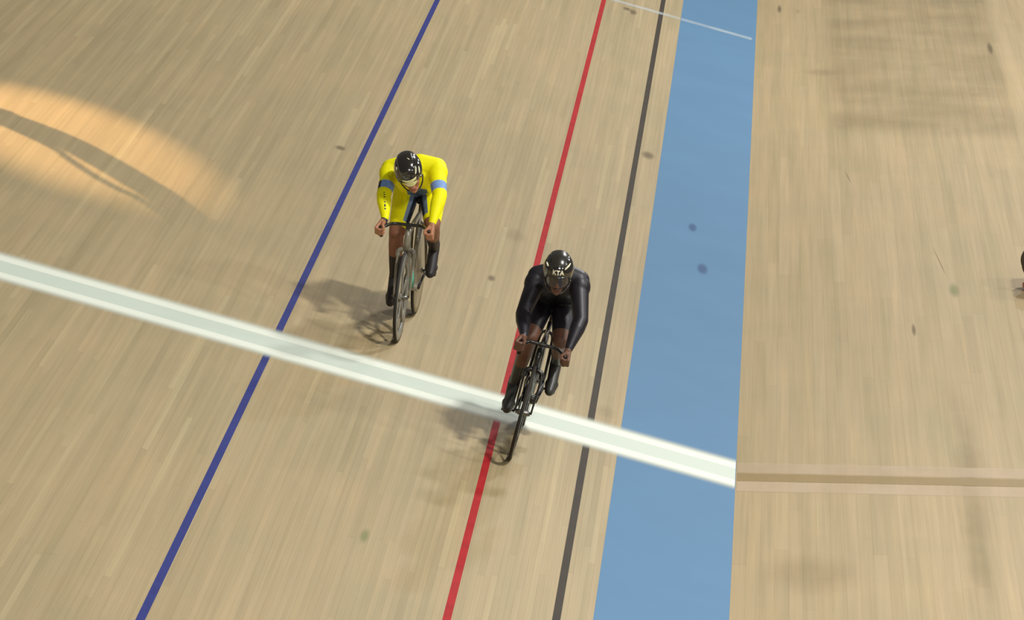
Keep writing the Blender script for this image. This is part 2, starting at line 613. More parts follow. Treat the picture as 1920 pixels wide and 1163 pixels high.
# ------------------------------------------------------------------ bodies: overlapping limbs fused into one skin
def uv_ball(vs, fs, M, seg=20, rng=12):
    b = len(vs)
    vs.append(tuple(M @ Vector((0, 0, 1))))
    for i in range(1, rng):
        th = math.pi * i / rng
        for k in range(seg):
            ph = 2 * math.pi * k / seg
            vs.append(tuple(M @ Vector((math.sin(th) * math.cos(ph), math.sin(th) * math.sin(ph), math.cos(th)))))
    vs.append(tuple(M @ Vector((0, 0, -1))))
    last = len(vs) - 1
    for k in range(seg):
        fs.append((b, b + 1 + k, b + 1 + (k + 1) % seg))
        fs.append((last, last - seg + (k + 1) % seg, last - seg + k))
    for i in range(rng - 2):
        for k in range(seg):
            p = b + 1 + i * seg
            fs.append((p + k, p + seg + k, p + seg + (k + 1) % seg, p + (k + 1) % seg))


class Body:
    def __init__(self):
        self.p = []          # primitives

    def cap(self, a, ra, b, rb, t):
        self.p.append(('c', Vector(a), ra, Vector(b), rb, t))

    def chain(self, pts, t):
        """pts: [(point, radius)...]; the tag carries the piece number"""
        for (a, ra), (b, rb) in zip(pts, pts[1:]):
            self.cap(a, ra, b, rb, t)

    def ell(self, c, X, Y, Z, t):
        self.p.append(('e', Vector(c), Vector(X), Vector(Y), Vector(Z), t))

    def build(self, name, parent, mats, assign, voxel=0.004, it=8, fine=('hand', 'head')):
        vs, fs = [], []
        for q in self.p:
            if q[0] == 'c':
                _, a, ra, b, rb, t = q
                z = (b - a)
                L = z.length
                z = z / L if L > 1e-6 else Vector((0, 0, 1))
                x = z.orthogonal().normalized()
                y = z.cross(x)
                n0 = len(vs)
                seg = 20
                prof = []
                for i in range(1, 6):
                    th = math.pi / 2 * i / 6
                    prof.append((-ra * math.cos(th), ra * math.sin(th)))
                for k in range(5):
                    s = k / 4
                    prof.append((L * s, ra + (rb - ra) * s))
                for i in range(1, 6):
                    th = math.pi / 2 * i / 6
                    prof.append((L + rb * math.sin(th), rb * math.cos(th)))
                vs.append(tuple(a - z * ra))
                for h, r in prof:
                    for k in range(seg):
                        an = 2 * math.pi * k / seg
                        vs.append(tuple(a + z * h + x * (r * math.cos(an)) + y * (r * math.sin(an))))
                vs.append(tuple(b + z * rb))
                last = len(vs) - 1
                for k in range(seg):
                    fs.append((n0, n0 + 1 + (k + 1) % seg, n0 + 1 + k))
                    fs.append((last, last - seg + k, last - seg + (k + 1) % seg))
                for i in range(len(prof) - 1):
                    p = n0 + 1 + i * seg
                    for k in range(seg):
                        fs.append((p + k, p + (k + 1) % seg, p + seg + (k + 1) % seg, p + seg + k))
            else:
                _, c, X, Y, Z, t = q
                M = Matrix((X, Y, Z)).transposed().to_4x4()
                M.translation = c
                uv_ball(vs, fs, M)
        me = bpy.data.meshes.new('tmp')
        me.from_pydata(vs, [], fs)
        bm = bmesh.new()
        bm.from_mesh(me)
        bmesh.ops.recalc_face_normals(bm, faces=bm.faces)
        bm.to_mesh(me)
        bm.free()
        ob = bpy.data.objects.new('tmp', me)
        COL.objects.link(ob)
        md = ob.modifiers.new('r', 'REMESH')
        md.mode = 'VOXEL'
        md.voxel_size = voxel
        bpy.context.view_layer.update()
        dg = bpy.context.evaluated_depsgraph_get()
        out = bpy.data.meshes.new_from_object(ob.evaluated_get(dg))
        bpy.data.objects.remove(ob)
        bpy.data.meshes.remove(me)
        out.name = name
        nv = len(out.vertices)
        co = np.empty(nv * 3)
        out.vertices.foreach_get('co', co)
        co = co.reshape(-1, 3)
        ed = np.empty(len(out.edges) * 2, int)
        out.edges.foreach_get('vertices', ed)
        ed = ed.reshape(-1, 2)
        near, tt = self.near(co)
        tags = np.array([q[-1] for q in self.p], dtype=object)
        isf = np.array([any(str(t).startswith(f) for f in fine) for t in tags])[near]
        deg = np.bincount(ed.ravel(), minlength=nv).astype(float)
        deg[deg == 0] = 1
        for k in range(it):
            wgt = np.where(isf, 0.5 if k < 2 else 0.0, 0.6)
            m = np.stack([np.bincount(ed[:, 0], co[ed[:, 1], j], nv) + np.bincount(ed[:, 1], co[ed[:, 0], j], nv) for j in range(3)], 1) / deg[:, None]
            co = co + (m - co) * wgt[:, None]
        out.vertices.foreach_set('co', co.ravel())
        out.update()
        nf = len(out.polygons)
        ce = np.empty(nf * 3)
        out.polygons.foreach_get('center', ce)
        ce = ce.reshape(-1, 3)
        no = np.empty(nf * 3)
        out.polygons.foreach_get('normal', no)
        no = no.reshape(-1, 3)
        near, tt = self.near(ce)
        o = link(name, out, mats, parent)
        out.polygons.foreach_set('material_index', assign(tags[near], tt, ce, no).astype(np.int32))
        out.polygons.foreach_set('use_smooth', [True] * nf)
        out.update()
        return o

    def near(self, P):
        best = np.full(len(P), 1e9)
        idx = np.zeros(len(P), int)
        tb = np.zeros(len(P))
        for i, q in enumerate(self.p):
            if q[0] == 'c':
                a, b = np.array(q[1]), np.array(q[3])
                d = b - a
                L2 = max(d @ d, 1e-9)
                t = np.clip((P - a) @ d / L2, 0, 1)
                D = np.linalg.norm(P - a - t[:, None] * d, axis=1) - (q[2] + (q[4] - q[2]) * t)
            else:
                M = np.linalg.inv(np.array([q[2], q[3], q[4]]).T)
                l = np.linalg.norm((P - np.array(q[1])) @ M.T, axis=1)
                D = (l - 1) * min(q[2].length, q[3].length, q[4].length)
                t = np.zeros(len(P))
            k = D < best
            best[k] = D[k]
            idx[k] = i
            tb[k] = t[k]
        return idx, tb


def head_prims(B, c, r, f, u, neck):
    H = lambda a, b, d: c + r * a + f * b + u * d
    E = lambda p, x, y, z, t='head': B.ell(H(*p), r * x, f * y, u * z, t)
    E((0, -.015, .03), .074, .092, .082)
    E((0, .030, -.025), .060, .060, .085)
    E((0, .048, -.088), .040, .042, .030)
    E((0, .074, -.105), .020, .018, .016)              # chin
    E((0, .078, .022), .048, .016, .012)               # brow
    for s in (-1, 1):
        E((s * .038, .066, -.028), .020, .018, .018)   # cheek
        E((s * .079, -.008, -.018), .010, .020, .030)  # ear
        E((s * .013, .098, -.044), .009, .011, .008)   # nostril wing
    B.cap(H(0, .086, .008), .009, H(0, .108, -.036), .013, 'head')
    E((0, .089, -.066), .024, .012, .007, 'head_lip')
    E((0, .087, -.077), .021, .012, .008, 'head_lip')
    B.chain([(H(0, -.025, -.06), .056), (neck, .066)], 'head_neck')


def grip_hand(B, wrist, g, a, out, tagname):
    """fist closed on a bar: g bar centre, a bar axis little finger to index, out: side of the back of the hand"""
    a = a.normalized()
    d = (g - wrist)
    d = (d - a * d.dot(a)).normalized()
    s = (out - a * out.dot(a) - d * out.dot(d)).normalized()
    rr = .023
    R = lambda th, rad: s * (math.cos(th) * rad) + d * (math.sin(th) * rad)
    for k in range(4):
        o = g + a * ((k - 1.35) * .0222)
        L = (0.88, 1.0, 1.06, 0.98)[k]
        th = [math.radians(v * L) for v in (35, 95, 150, 205)]
        pts = [o + R(th[0], rr + .012), o + R(th[1], rr + .004), o + R(th[2], rr), o + R(th[3], rr + .001)]
        B.chain([(pts[0], .0105), (pts[1], .0098), (pts[2], .0090), (pts[3], .0080)], tagname)
        B.cap(wrist + (g - wrist) * .35 + a * ((k - 1.35) * .012) + s * .012, .016, pts[0], .0125, tagname)
    t0 = wrist + (g - wrist) * .45 + a * .022 - s * .004
    t1 = g + a * .046 - d * .014 - s * .010
    t2 = g + a * .047 + d * .006 - s * (rr + .004)
    t3 = g + a * .038 + d * .024 - s * (rr + .002)
    B.chain([(t0, .016), (t1, .0125), (t2, .0105), (t3, .0085)], tagname)


def relaxed_hand(B, wrist, d, a, s, tagname):
    """hanging hand: d along the fingers, a across the palm towards the thumb, s towards the palm"""
    for k in range(4):
        L = (.055, .070, .076, .068)[k]
        kn = wrist + d * .085 + a * ((k - 1.5) * .0215)
        B.cap(wrist + d * .02 + a * ((k - 1.5) * .013), .015, kn, .0125, tagname)
        p1 = kn + (d * .95 + s * .25).normalized() * L * .45
        p2 = p1 + (d * .8 + s * .6).normalized() * L * .32
        p3 = p2 + (d * .5 + s * .85).normalized() * L * .25
        B.chain([(kn, .0105), (p1, .0095), (p2, .0088), (p3, .0075)], tagname)
    t1 = wrist + d * .045 + a * .040 + s * .012
    t2 = t1 + (d * .9 + a * .3 + s * .3).normalized() * .034
    t3 = t2 + (d * .95 + s * .3).normalized() * .026
    B.chain([(wrist + d * .015 + a * .015, .017), (t1, .013), (t2, .0108), (t3, .0085)], tagname)


def shoe_prims(an, ball, side):
    """overshoe from ankle to toe"""
    B = Body()
    an, ball = Vector(an), Vector(ball)
    fw = (ball - an)
    fwh = Vector((0, fw.y, fw.z)).normalized()
    # sole direction: heel sits below and behind the ankle
    up = Vector((0, -fwh.z, fwh.y))
    if up.z < 0:
        up = -up
    sole_dir = (fwh * .86 - up * -.0).normalized()
    heel = an + Vector((0, .045, -.045)) * 0.9 - fwh * .01
    toe = ball + (fwh * .75 + Vector((0, -1, -.1)) * .5).normalized() * .075
    B.chain([(an + (an - ball).normalized() * .0 + Vector((0, .01, .05)), .042), (an, .043), (heel, .036)], 'shoe')
    B.chain([(heel, .034), (ball, .041), (toe, .031)], 'shoe')
    B.chain([(an, .042), (ball + up * .012, .038), (toe + up * .006, .029)], 'shoe')
    for s in (-1, 1):
        B.cap(ball + Vector((s * .012, 0, 0)), .036, toe + Vector((s * .008, .012, 0)), .028, 'shoe')
    return B


def frame_vecs(R, yaw, pitch, roll):
    """head axes given in the world: yaw to image right, pitch down, roll (chin to image right); returned in rider space"""
    f = Vector((math.sin(yaw) * math.cos(pitch), -math.cos(yaw) * math.cos(pitch), -math.sin(pitch)))
    r = f.cross(Vector((0, 0, 1))).normalized() * -1
    if r.x < 0:
        r = -r
    u = f.cross(r)
    if u.z < 0:
        u = -u
    q = Matrix.Rotation(roll, 3, f)
    r, u = q @ r, q @ u
    Rt = R.transposed()
    return Rt @ r, Rt @ f, Rt @ u


def helmet(parent, c, r, f, u, shell, panel, letters=None, stripes=None):
    """short-tailed track helmet; mesh built in the head frame then placed in rider space"""
    M = Matrix((r, f, u)).transposed().to_4x4()
    M.translation = c
    ax, ay, az = .105, .132, .113
    c0 = Vector((0, -.012, .028))

    def surf(d, k=1.0):
        x, y, z = d.x * ax * k, d.y * ay * k, d.z * az * k
        if y < 0:
            y *= 1.16
            z += 0.10 * min(0, y + .04) * 0.25
        return Vector((x, y, z)) + c0

    def keep(p):
        x, y, z = p
        rim = -.052 if y < .02 else -.052 + (y - .02) * 1.15
        rim = min(rim, .024)
        return z > rim

    def dome(name, mat, k, test, par, thick=.010, nu=72, nv=48):
        bm = bmesh.new()
        vs = {}
        for i in range(nv + 1):
            th = math.pi * i / nv
            for j in range(nu):
                ph = 2 * math.pi * j / nu
                d = Vector((math.sin(th) * math.cos(ph), math.sin(th) * math.sin(ph), math.cos(th)))
                vs[i, j] = bm.verts.new(surf(d, k))
        for i in range(nv):
            for j in range(nu):
                q = [vs[i, j], vs[i + 1, j], vs[i + 1, (j + 1) % nu], vs[i, (j + 1) % nu]]
                cc = sum((v.co for v in q), Vector()) / 4
                if test(cc):
                    try:
                        bm.faces.new(q)
                    except ValueError:
                        pass
        bmesh.ops.delete(bm, geom=[v for v in bm.verts if not v.link_faces], context='VERTS')
        bmesh.ops.remove_doubles(bm, verts=bm.verts, dist=1e-5)
        bm.transform(M)
        bmesh.ops.recalc_face_normals(bm, faces=bm.faces)
        if sum((fc.normal.dot(fc.calc_center_median() - M @ c0) for fc in bm.faces)) < 0:
            bmesh.ops.reverse_faces(bm, faces=bm.faces)
        me = bpy.data.meshes.new(name)
        bm.to_mesh(me)
        bm.free()
        o = link(name, me, mat, par, True)
        md = o.modifiers.new('s', 'SOLIDIFY')
        md.thickness = thick
        md.offset = -1
        return o
    hs = dome('helmet', shell, 1.0, keep, parent)
    # raised crown panel over the top
    dome('crown_panel', panel, 1.035, lambda p: keep(p) and abs(p.x) < .058 + .12 * max(0, p.z - .06) * 0 and p.z > .062 - .25 * max(0, -p.y) and p.y < .095, hs, .012)
    # dark rim trim at the brow
    bm = bmesh.new()
    pts = []
    for k in range(25):
        an = math.radians(-72 + 144 * k / 24)
        y = math.cos(an)
        z = .024 - .075 * max(0, 1 - y * 1.35)
        d = Vector((math.sin(an), math.cos(an), (z - c0.z) / az))
        d.normalize()
        pts.append(M @ surf(d, 1.0))
    tube(bm, pts, .0055, 8)
    from_bm('rim_trim', bm, panel, hs, True)
    # chin strap
    bm = bmesh.new()
    for s in (-1, 1):
        tube(bm, [M @ Vector(p) for p in smooth_path([(s * .088, .0, -.045), (s * .074, .025, -.085), (s * .045, .055, -.115), (0, .066, -.126)], 5)], .0055, 8)
    from_bm('chin_strap', bm, panel, hs, True)
    if letters:
        cu = bpy.data.curves.new('t', 'FONT')
        cu.body = letters
        cu.size = .042
        cu.align_x = 'CENTER'
        cu.align_y = 'CENTER'
        cu.offset = .0012
        ob = bpy.data.objects.new('t', cu)
        COL.objects.link(ob)
        bpy.context.view_layer.update()
        me = bpy.data.meshes.new_from_object(ob.evaluated_get(bpy.context.evaluated_depsgraph_get()))
        bpy.data.objects.remove(ob)
        bm = bmesh.new()
        bm.from_mesh(me)
        bmesh.ops.subdivide_edges(bm, edges=bm.edges, cuts=2)
        for v in bm.verts:
            x, z = v.co.x * .95, v.co.y + .058
            zz = (z - c0.z) / az
            y = math.sqrt(max(0, 1 - (x / ax) ** 2 - zz * zz)) * ay
            v.co = M @ (Vector((x, y + c0.y, z)) + Vector((x * .3, y, z * .3)).normalized() * .003)
        # letters run from the viewer's left to right, i.e. along +r already
        from_bm('lettering', bm, M_white, hs)
    SETS = {'d': [[(.074, .035, .098), (.068, .06, .094), (.055, .085, .088), (.044, .10, .080)], [(-.078, .03, .088), (-.074, .05, .084), (-.068, .065, .078)]],
            'y': [[(.066, .055, .098), (.062, .08, .085), (.054, .10, .068)], [(.086, .04, .080), (.083, .06, .066), (.078, .075, .048)], [(.020, -.01, .135), (.034, .005, .132)], [(-.066, .02, .108), (-.070, .04, .098)]]}
    for st in SETS.get(stripes, []):
        bm = bmesh.new()
        P = []
        for q in smooth_path(st, 4):
            d = Vector((q.x / ax, (q.y - c0.y) / ay, (q.z - c0.z) / az)).normalized()
            P.append(M @ surf(d, 1.036))
        n = len(P)
        tube(bm, P, [.0052 * math.sin(math.pi * (.15 + .7 * i / (n - 1))) + .001 for i in range(n)], 8)
        from_bm('stripe', bm, M_white, hs, True)
    return hs, M


def visor(parent, M, mat, top, bottom, width, bulge=.122):
    bm = bmesh.new()
    nu, nv = 28, 10
    g = {}
    for i in range(nu + 1):
        an = math.radians(-width + 2 * width * i / nu)
        for j in range(nv + 1):
            t = j / nv
            lo = bottom + .02 * (abs(an) / math.radians(width)) ** 2
            z = top + (lo - top) * t
            rad_x, rad_y = .092 - .010 * t, bulge - .012 * t
            g[i, j] = bm.verts.new(M @ Vector((math.sin(an) * rad_x, math.cos(an) * rad_y - .006, z)))
    for i in range(nu):
        for j in range(nv):
            bm.faces.new((g[i, j], g[i + 1, j], g[i + 1, j + 1], g[i, j + 1]))
    o = from_bm('visor', bm, mat, parent, True)
    md = o.modifiers.new('s', 'SOLIDIFY')
    md.thickness = .002
    return o


def xform(o, mat):
    o.matrix_world = mat


# ------------------------------------------------------------------ track bicycle
def bicycle(M4, label, frame_m, fork_m, rim_m, rear_m, clamp_z, grips, axes, crank, badge, front_style):
    root = empty('track_bicycle')
    root.matrix_world = M4
    tag(root, label, 'bicycle', 'racing bicycles')
    WR, FY, RY = .335, -.585, .385
    X = (1, 0, 0)
    # frame
    bm = bmesh.new()
    hz = clamp_z - .04
    tube(bm, [(0, -.470, hz), (0, -.485, hz - .07), (0, -.505, hz - .15)], [.036, .040, .040], 14, X, .62)
    tube(bm, [(0, -.465, hz - .03), (0, -.15, hz - .02), (0, .165, hz - .01)], [.034, .030, .026], 14, X, .55)
    tube(bm, [(0, -.490, hz - .11), (0, -.25, .51), (0, -.01, .30)], [.048, .046, .044], 14, X, .5)
    tube(bm, [(0, .0, .285), (0, .085, .56), (0, .165, .82)], [.042, .036, .032], 14, X, .5)
    tube(bm, [(-.045, 0, .285), (.045, 0, .285)], .026, 16)
    for s in (-1, 1):
        tube(bm, smooth_path([(s * .012, .02, .285), (s * .040, .12, .295), (s * .056, .30, .325), (s * .056, RY, WR)], 4), .014, 10)
        tube(bm, smooth_path([(s * .010, .15, .755), (s * .045, .19, .70), (s * .058, .32, .43), (s * .056, RY, WR)], 4), .011, 10)
    from_bm('frame', bm, frame_m, root, True)
    # fork with wide set blades
    bm = bmesh.new()
    tube(bm, smooth_path([(-.058, -.525, hz - .20), (-.050, -.515, hz - .155), (0, -.510, hz - .145), (.050, -.515, hz - .155), (.058, -.525, hz - .20)], 5), .018, 10)
    for s in (-1, 1):
        tube(bm, smooth_path([(s * .055, -.520, hz - .18), (s * .060, -.545, .56), (s * .056, FY, WR)], 5), [.022, .021, .020, .019, .018, .017, .017, .016, .015, .014, .013], 10, X, .5)
    from_bm('fork', bm, fork_m, root, True)
    # wheels

    def wheel(name, cy, rim_mat, style):
        bm = bmesh.new()
        if style == 'disc':
            lathe_x(bm, [(-.012, .317), (-.010, .27), (-.017, .12), (-.022, .03), (-.022, .004), (.022, .004), (.022, .03), (.017, .12), (.010, .27), (.012, .317)], 64, cy, WR)
        else:
            dp = .245 if style == 'five' else .262
            lathe_x(bm, [(-.010, .319), (-.013, .296), (-.010, dp + .012), (0, dp), (.010, dp + .012), (.013, .296), (.010, .319)], 64, cy, WR)
        o = from_bm(name, bm, rim_mat, root, True)
        bm = bmesh.new()
        prof = [(.0115 * math.cos(2 * math.pi * k / 10), .3235 + .0115 * math.sin(2 * math.pi * k / 10)) for k in range(10)]
        lathe_x(bm, prof, 72, cy, WR)
        from_bm('tyre', bm, M_rubber, o, True)
        bm = bmesh.new()
        lathe_x(bm, [(-.052, .006), (-.052, .013), (-.026, .020), (.026, .020), (.052, .013), (.052, .006)], 24, cy, WR)
        from_bm('hub', bm, M_steel, o, True)
        if style != 'disc':
            n = 5
            for k in range(n):
                an = 2 * math.pi * k / n + .35
                d = Vector((0, math.cos(an), math.sin(an)))
                t = Vector((0, -math.sin(an), math.cos(an)))
                bm = bmesh.new()
                rad = [.030, .024, .022, .026, .040] if style == 'five' else [.02, .015, .013, .015, .024]
                tube(bm, [Vector((0, cy, WR)) + d * r for r in (.016, .07, .13, .2, .262)], rad, 12, X, .34)
                from_bm('spoke', bm, rim_mat, o, True)
        return o
    wheel('front_wheel', FY, rim_m, front_style)
    wheel('rear_wheel', RY, rear_m, 'disc')
    # drive train, right hand side of the rider (-x)
    ca = crank
    pr = Vector((0, -math.cos(ca), -math.sin(ca))) * .165
    bm = bmesh.new()
    n = 104
    cx = -.048
    ro, ri = [], []
    for x in (cx - .002, cx + .002):
        ro.append([bm.verts.new((x, (.108 if k % 2 else .103) * math.cos(2 * math.pi * k / n), .285 + (.108 if k % 2 else .103) * math.sin(2 * math.pi * k / n))) for k in range(n)])
        ri.append([bm.verts.new((x, .078 * math.cos(2 * math.pi * k / n), .285 + .078 * math.sin(2 * math.pi * k / n))) for k in range(n)])
    for k in range(n):
        j = (k + 1) % n
        bm.faces.new((ro[0][k], ro[0][j], ro[1][j], ro[1][k]))
        bm.faces.new((ri[0][k], ri[1][k], ri[1][j], ri[0][j]))
        bm.faces.new((ro[0][k], ri[0][k], ri[0][j], ro[0][j]))
        bm.faces.new((ro[1][k], ro[1][j], ri[1][j], ri[1][k]))
    for k in range(5):
        an = 2 * math.pi * k / 5
        tube(bm, [(cx, 0, .285), (cx, .082 * math.cos(an), .285 + .082 * math.sin(an))], .008, 8)
    from_bm('chainring', bm, M_carbon, root)
    bm = bmesh.new()
    path = []
    for k in range(13):
        an = math.radians(90 + 180 * k / 12)
        path.append((cx, -.006 + .108 * math.cos(an), .285 + .108 * math.sin(an)))
    for k in range(9):
        an = math.radians(-90 + 180 * k / 8)
        path.append((cx, RY + .032 * math.cos(an), WR + .032 * math.sin(an)))
    path.append(path[0])
    tube(bm, path, .0055, 6, X, .7)
    from_bm('chain', bm, M_steel, root)
    for s, v in ((-1, pr), (1, -pr)):
        b0 = Vector((s * .052, 0, .285))
        e0 = Vector((s * .075, v.y, .285 + v.z))
        bm = bmesh.new()
        tube(bm, [b0, b0.lerp(e0, .5), e0], [.017, .014, .013], 12, X, .6)
        arm = from_bm('crank_arm', bm, M_carbon, root, True)
        bm = bmesh.new()
        tube(bm, [e0, e0 + Vector((s * .03, 0, 0))], .007, 10)
        box(bm, *sorted((e0.x + s * .022, e0.x + s * .085)), e0.y - .035, e0.y + .03, e0.z - .009, e0.z + .009)
        from_bm('pedal', bm, M_carbon, arm)
    # seat
    bm = bmesh.new()
    tube(bm, [(0, .150, .77), (0, .185, .925)], .024, 14, X, .55)
    from_bm('seatpost', bm, frame_m, root, True)
    bm = bmesh.new()
    rings = []
    for y, wd, zt in ((.035, .016, .948), (.06, .022, .954), (.12, .03, .957), (.19, .052, .958), (.25, .068, .962), (.285, .064, .966), (.30, .045, .962)):
        rings.append([bm.verts.new((wd * math.cos(2 * math.pi * k / 16), y, zt - .017 + (.018 if math.sin(2 * math.pi * k / 16) > 0 else .022) * math.sin(2 * math.pi * k / 16))) for k in range(16)])
    for a, b in zip(rings, rings[1:]):
        for k in range(16):
            bm.faces.new((a[k], a[(k + 1) % 16], b[(k + 1) % 16], b[k]))
    bm.faces.new(rings[0])
    bm.faces.new(rings[-1])
    from_bm('saddle', bm, M_saddle, root, True)
    # cockpit
    cy = -.515
    bm = bmesh.new()
    tube(bm, [(0, -.465, hz + .005), (0, -.490, clamp_z - .01), (0, cy, clamp_z)], [.030, .026, .022], 14, X, .75)
    from_bm('stem', bm, M_carbon, root, True)
    bm = bmesh.new()
    pts = []
    for s, sd in (('R', -1), ('L', 1)):
        g, a = grips[s], axes[s]
        q = [g - a * .075, g - a * .02, g + a * .035, Vector((g.x * .90, (g.y + cy) / 2 - .045, g.z + (clamp_z - g.z) * .78)), Vector((g.x * .62, cy - .012, clamp_z + .001)), Vector((g.x * .25, cy, clamp_z))]
        pts.append(q)
    full = pts[0] + [Vector((0, cy, clamp_z))] + pts[1][::-1]
    path = smooth_path(full, 6)
    tube(bm, path, .0125, 12)
    from_bm('handlebar', bm, M_carbon, root, True)
    for s in 'RL':
        g, a = grips[s], axes[s]
        bm = bmesh.new()
        tube(bm, [g - a * .078, g - a * .02, g + a * .03], .0150, 12)
        from_bm('bar_grip', bm, M_rubber, root, True)
    if badge:
        bm = bmesh.new()
        tube(bm, [(0, -.155, .427), (0, -.10, .379), (0, -.035, .322)], [.0475, .0472, .0465], 16, X, .53)
        tag(from_bm('badge', bm, M_teal, root, True), 'turquoise badge on the lower frame tube')
    return root


# ------------------------------------------------------------------ cyclist
def cyclist(M4, label, J, head_ang, mats, assign, helm, scale=1.0, thigh=.092, arm=1.0):
    root = empty('person')
    root.matrix_world = M4
    tag(root, label, 'person', 'sprint cyclists')
    R3 = M4.to_3x3()
    V = {k: Vector(v) for k, v in J.items() if len(v) == 3}
    B = Body()
    hipc = (V['hipR'] + V['hipL']) / 2
    shc = (V['shR'] + V['shL']) / 2
    sx = (V['shL'] - V['shR']).normalized()
    sp = (shc - hipc)
    upv = Vector((0, -sp.z, sp.y)).normalized()
    if upv.z < 0:
        upv = -upv                       # out of the back
    # pelvis, waist, rib cage, shoulder girdle
    B.cap(V['hipR'] + Vector((.005, .02, .01)), .098, V['hipL'] + Vector((-.005, .02, .01)), .098, 'pelvis')
    for s, k in ((-1, 'R'), (1, 'L')):
        B.ell(V['hip' + k] + Vector((s * .012, .055, .0)), (.085, 0, 0), (0, .095, 0), (0, 0, .10), 'pelvis')
        B.chain([(hipc + sx * s * .055 + upv * .0, .105), (hipc.lerp(shc, .35) + sx * s * .06 + upv * .02, .105), (hipc.lerp(shc, .68) + sx * s * .07 + upv * .01, .112), (hipc.lerp(shc, .9) + sx * s * .065 - upv * .012, .100)], 'torso')
        # pectoral, shoulder cap, trapezius
        B.ell(hipc.lerp(shc, .88) + sx * s * .075 - upv * .065, sx * .075, sp.normalized() * .08, upv * .055, 'torso')
        B.cap(shc + sx * s * .04 + upv * .03, .080, V['sh' + k], .066 * arm, 'torso')
    neckb = hipc.lerp(shc, 1.02) + upv * .015
    # head
    c = V['head']
    r, f, u = frame_vecs(R3, *head_ang)
    head_prims(B, c - u * .012, r, f, u, neckb)
    B.cap(neckb, .066, shc - sp.normalized() * .06, .085, 'torso')
    # arms
    for s, k in ((-1, 'R'), (1, 'L')):
        sh, el, wr, g = V['sh' + k], V['el' + k], V['wr' + k], V['gr' + k]
        B.ell(sh + (el - sh) * .12 + sx * s * .006, sx * .066 * arm, (el - sh).normalized() * .095, (el - sh).normalized().cross(sx) * .066 * arm, 'arm%s' % k)
        B.chain([(sh, .062 * arm), (sh.lerp(el, .5), .055 * arm), (el, .046 * arm)], 'x')
        B.p[-2] = B.p[-2][:-1] + ('armA' + k,)
        B.p[-1] = B.p[-1][:-1] + ('armB' + k,)
        B.chain([(el, .046 * arm), (el.lerp(wr, .3), .046 * arm), (el.lerp(wr, .95), .029)], 'x')
        B.p[-2] = B.p[-2][:-1] + ('forearmA' + k,)
        B.p[-1] = B.p[-1][:-1] + ('forearmB' + k,)
        B.cap(el.lerp(wr, .92), .0275, wr + (g - wr) * .3, .025, 'hand_wrist' + k)
        out = Vector((s * 1.0, 0.15, .45))
        grip_hand(B, wr, g, J['axes'][k], out, 'hand' + k)
    # legs
    for s, k in ((-1, 'R'), (1, 'L')):
        hp, kn, an = V['hip' + k], V['kn' + k], V['an' + k]
        B.chain([(hp + Vector((s * .004, 0, 0)), thigh + .008), (hp.lerp(kn, .35), thigh), (hp.lerp(kn, .75), .072), (kn, .058)], 'x')
        for q, nm in ((-3, 'thighA'), (-2, 'thighB'), (-1, 'thighC')):
            B.p[q] = B.p[q][:-1] + (nm + k,)
        sd = (an - kn)
        B.chain([(kn, .056), (kn.lerp(an, .28), .055), (kn.lerp(an, .62), .046), (an, .034)], 'x')
        for q, nm in ((-3, 'shinA'), (-2, 'shinB'), (-1, 'shinC')):
            B.p[q] = B.p[q][:-1] + (nm + k,)
        back = Vector((0, -sd.z, sd.y)).normalized()
        if back.y < 0:
            back = -back
        B.ell(kn.lerp(an, .3) + back * .026, Vector((1, 0, 0)) * .050, sd.normalized() * .11, back * .042, 'shinA' + k)
        B.ell(kn - sd.normalized() * .005 - back * .014, Vector((1, 0, 0)) * .043, sd.normalized() * .05, back * .046, 'knee' + k)
        B.chain([(an, .032), (V['ball' + k] + Vector((0, 0, .008)), .028)], 'foot' + k)
    B.build('body', root, mats, lambda tg, t, ce, no: assign(tg, t, ce, no, V), .0038, 9)
    for k in 'RL':
        shoe_prims(V['an' + k], V['ball' + k], k).build('shoe', root, [helm['shoe']], lambda tg, t, ce, no: np.zeros(len(tg)), .004, 6)
    hs, M = helmet(root, c, r, f, u, helm['shell'], helm['panel'], helm.get('letters'), helm.get('stripes'))
    visor(hs, M, helm['visor'], *helm['vis'])
    for s in (-1, 1):
        bm = bmesh.new()
        bmesh.ops.create_uvsphere(bm, u_segments=16, v_segments=10, radius=.0125)
        T = Matrix.Translation(M @ Vector((s * .032, .074, -.010)))
        bm.transform(T)
        from_bm('eye', bm, M_eye, root, True)
    return root


def pick(tg, table, default):
    out = np.full(len(tg), default)
    for i, (pref, val) in enumerate(table):
        k = np.array([str(t).startswith(pref) for t in tg])
        out[k] = val
    return out


def rig(R, o):
    M = Matrix(R).to_4x4()
    M.translation = Vector(o)
    return M


# pose tables: metres in the bicycle's own space (x to the rider's left, -y ahead, z up from the tyre contact line)
MY = rig(((0.99667596, 0.05557136, 0.05957235), (-0.05547236, 0.99845472, -0.00331564), (-0.05966454, 0.0, 0.99821848)), (-2.47038664, 1.6609417, 0.63226438))
MD = rig(((0.97191874, 0.03499285, 0.23270038), (-0.03403105, 0.99938756, -0.00814784), (-0.23284299, 0.0, 0.97251434)), (-1.51586109, -0.71020511, 0.38809762))


def grip_axes(J):
    ax = {}
    for k in 'RL':
        d = (Vector(J['gr' + k]) - Vector(J['el' + k])).normalized()
        a = Vector((0, -.62, .78))
        a = (a - d * a.dot(d)).normalized()
        ax[k] = a
    J['axes'] = ax


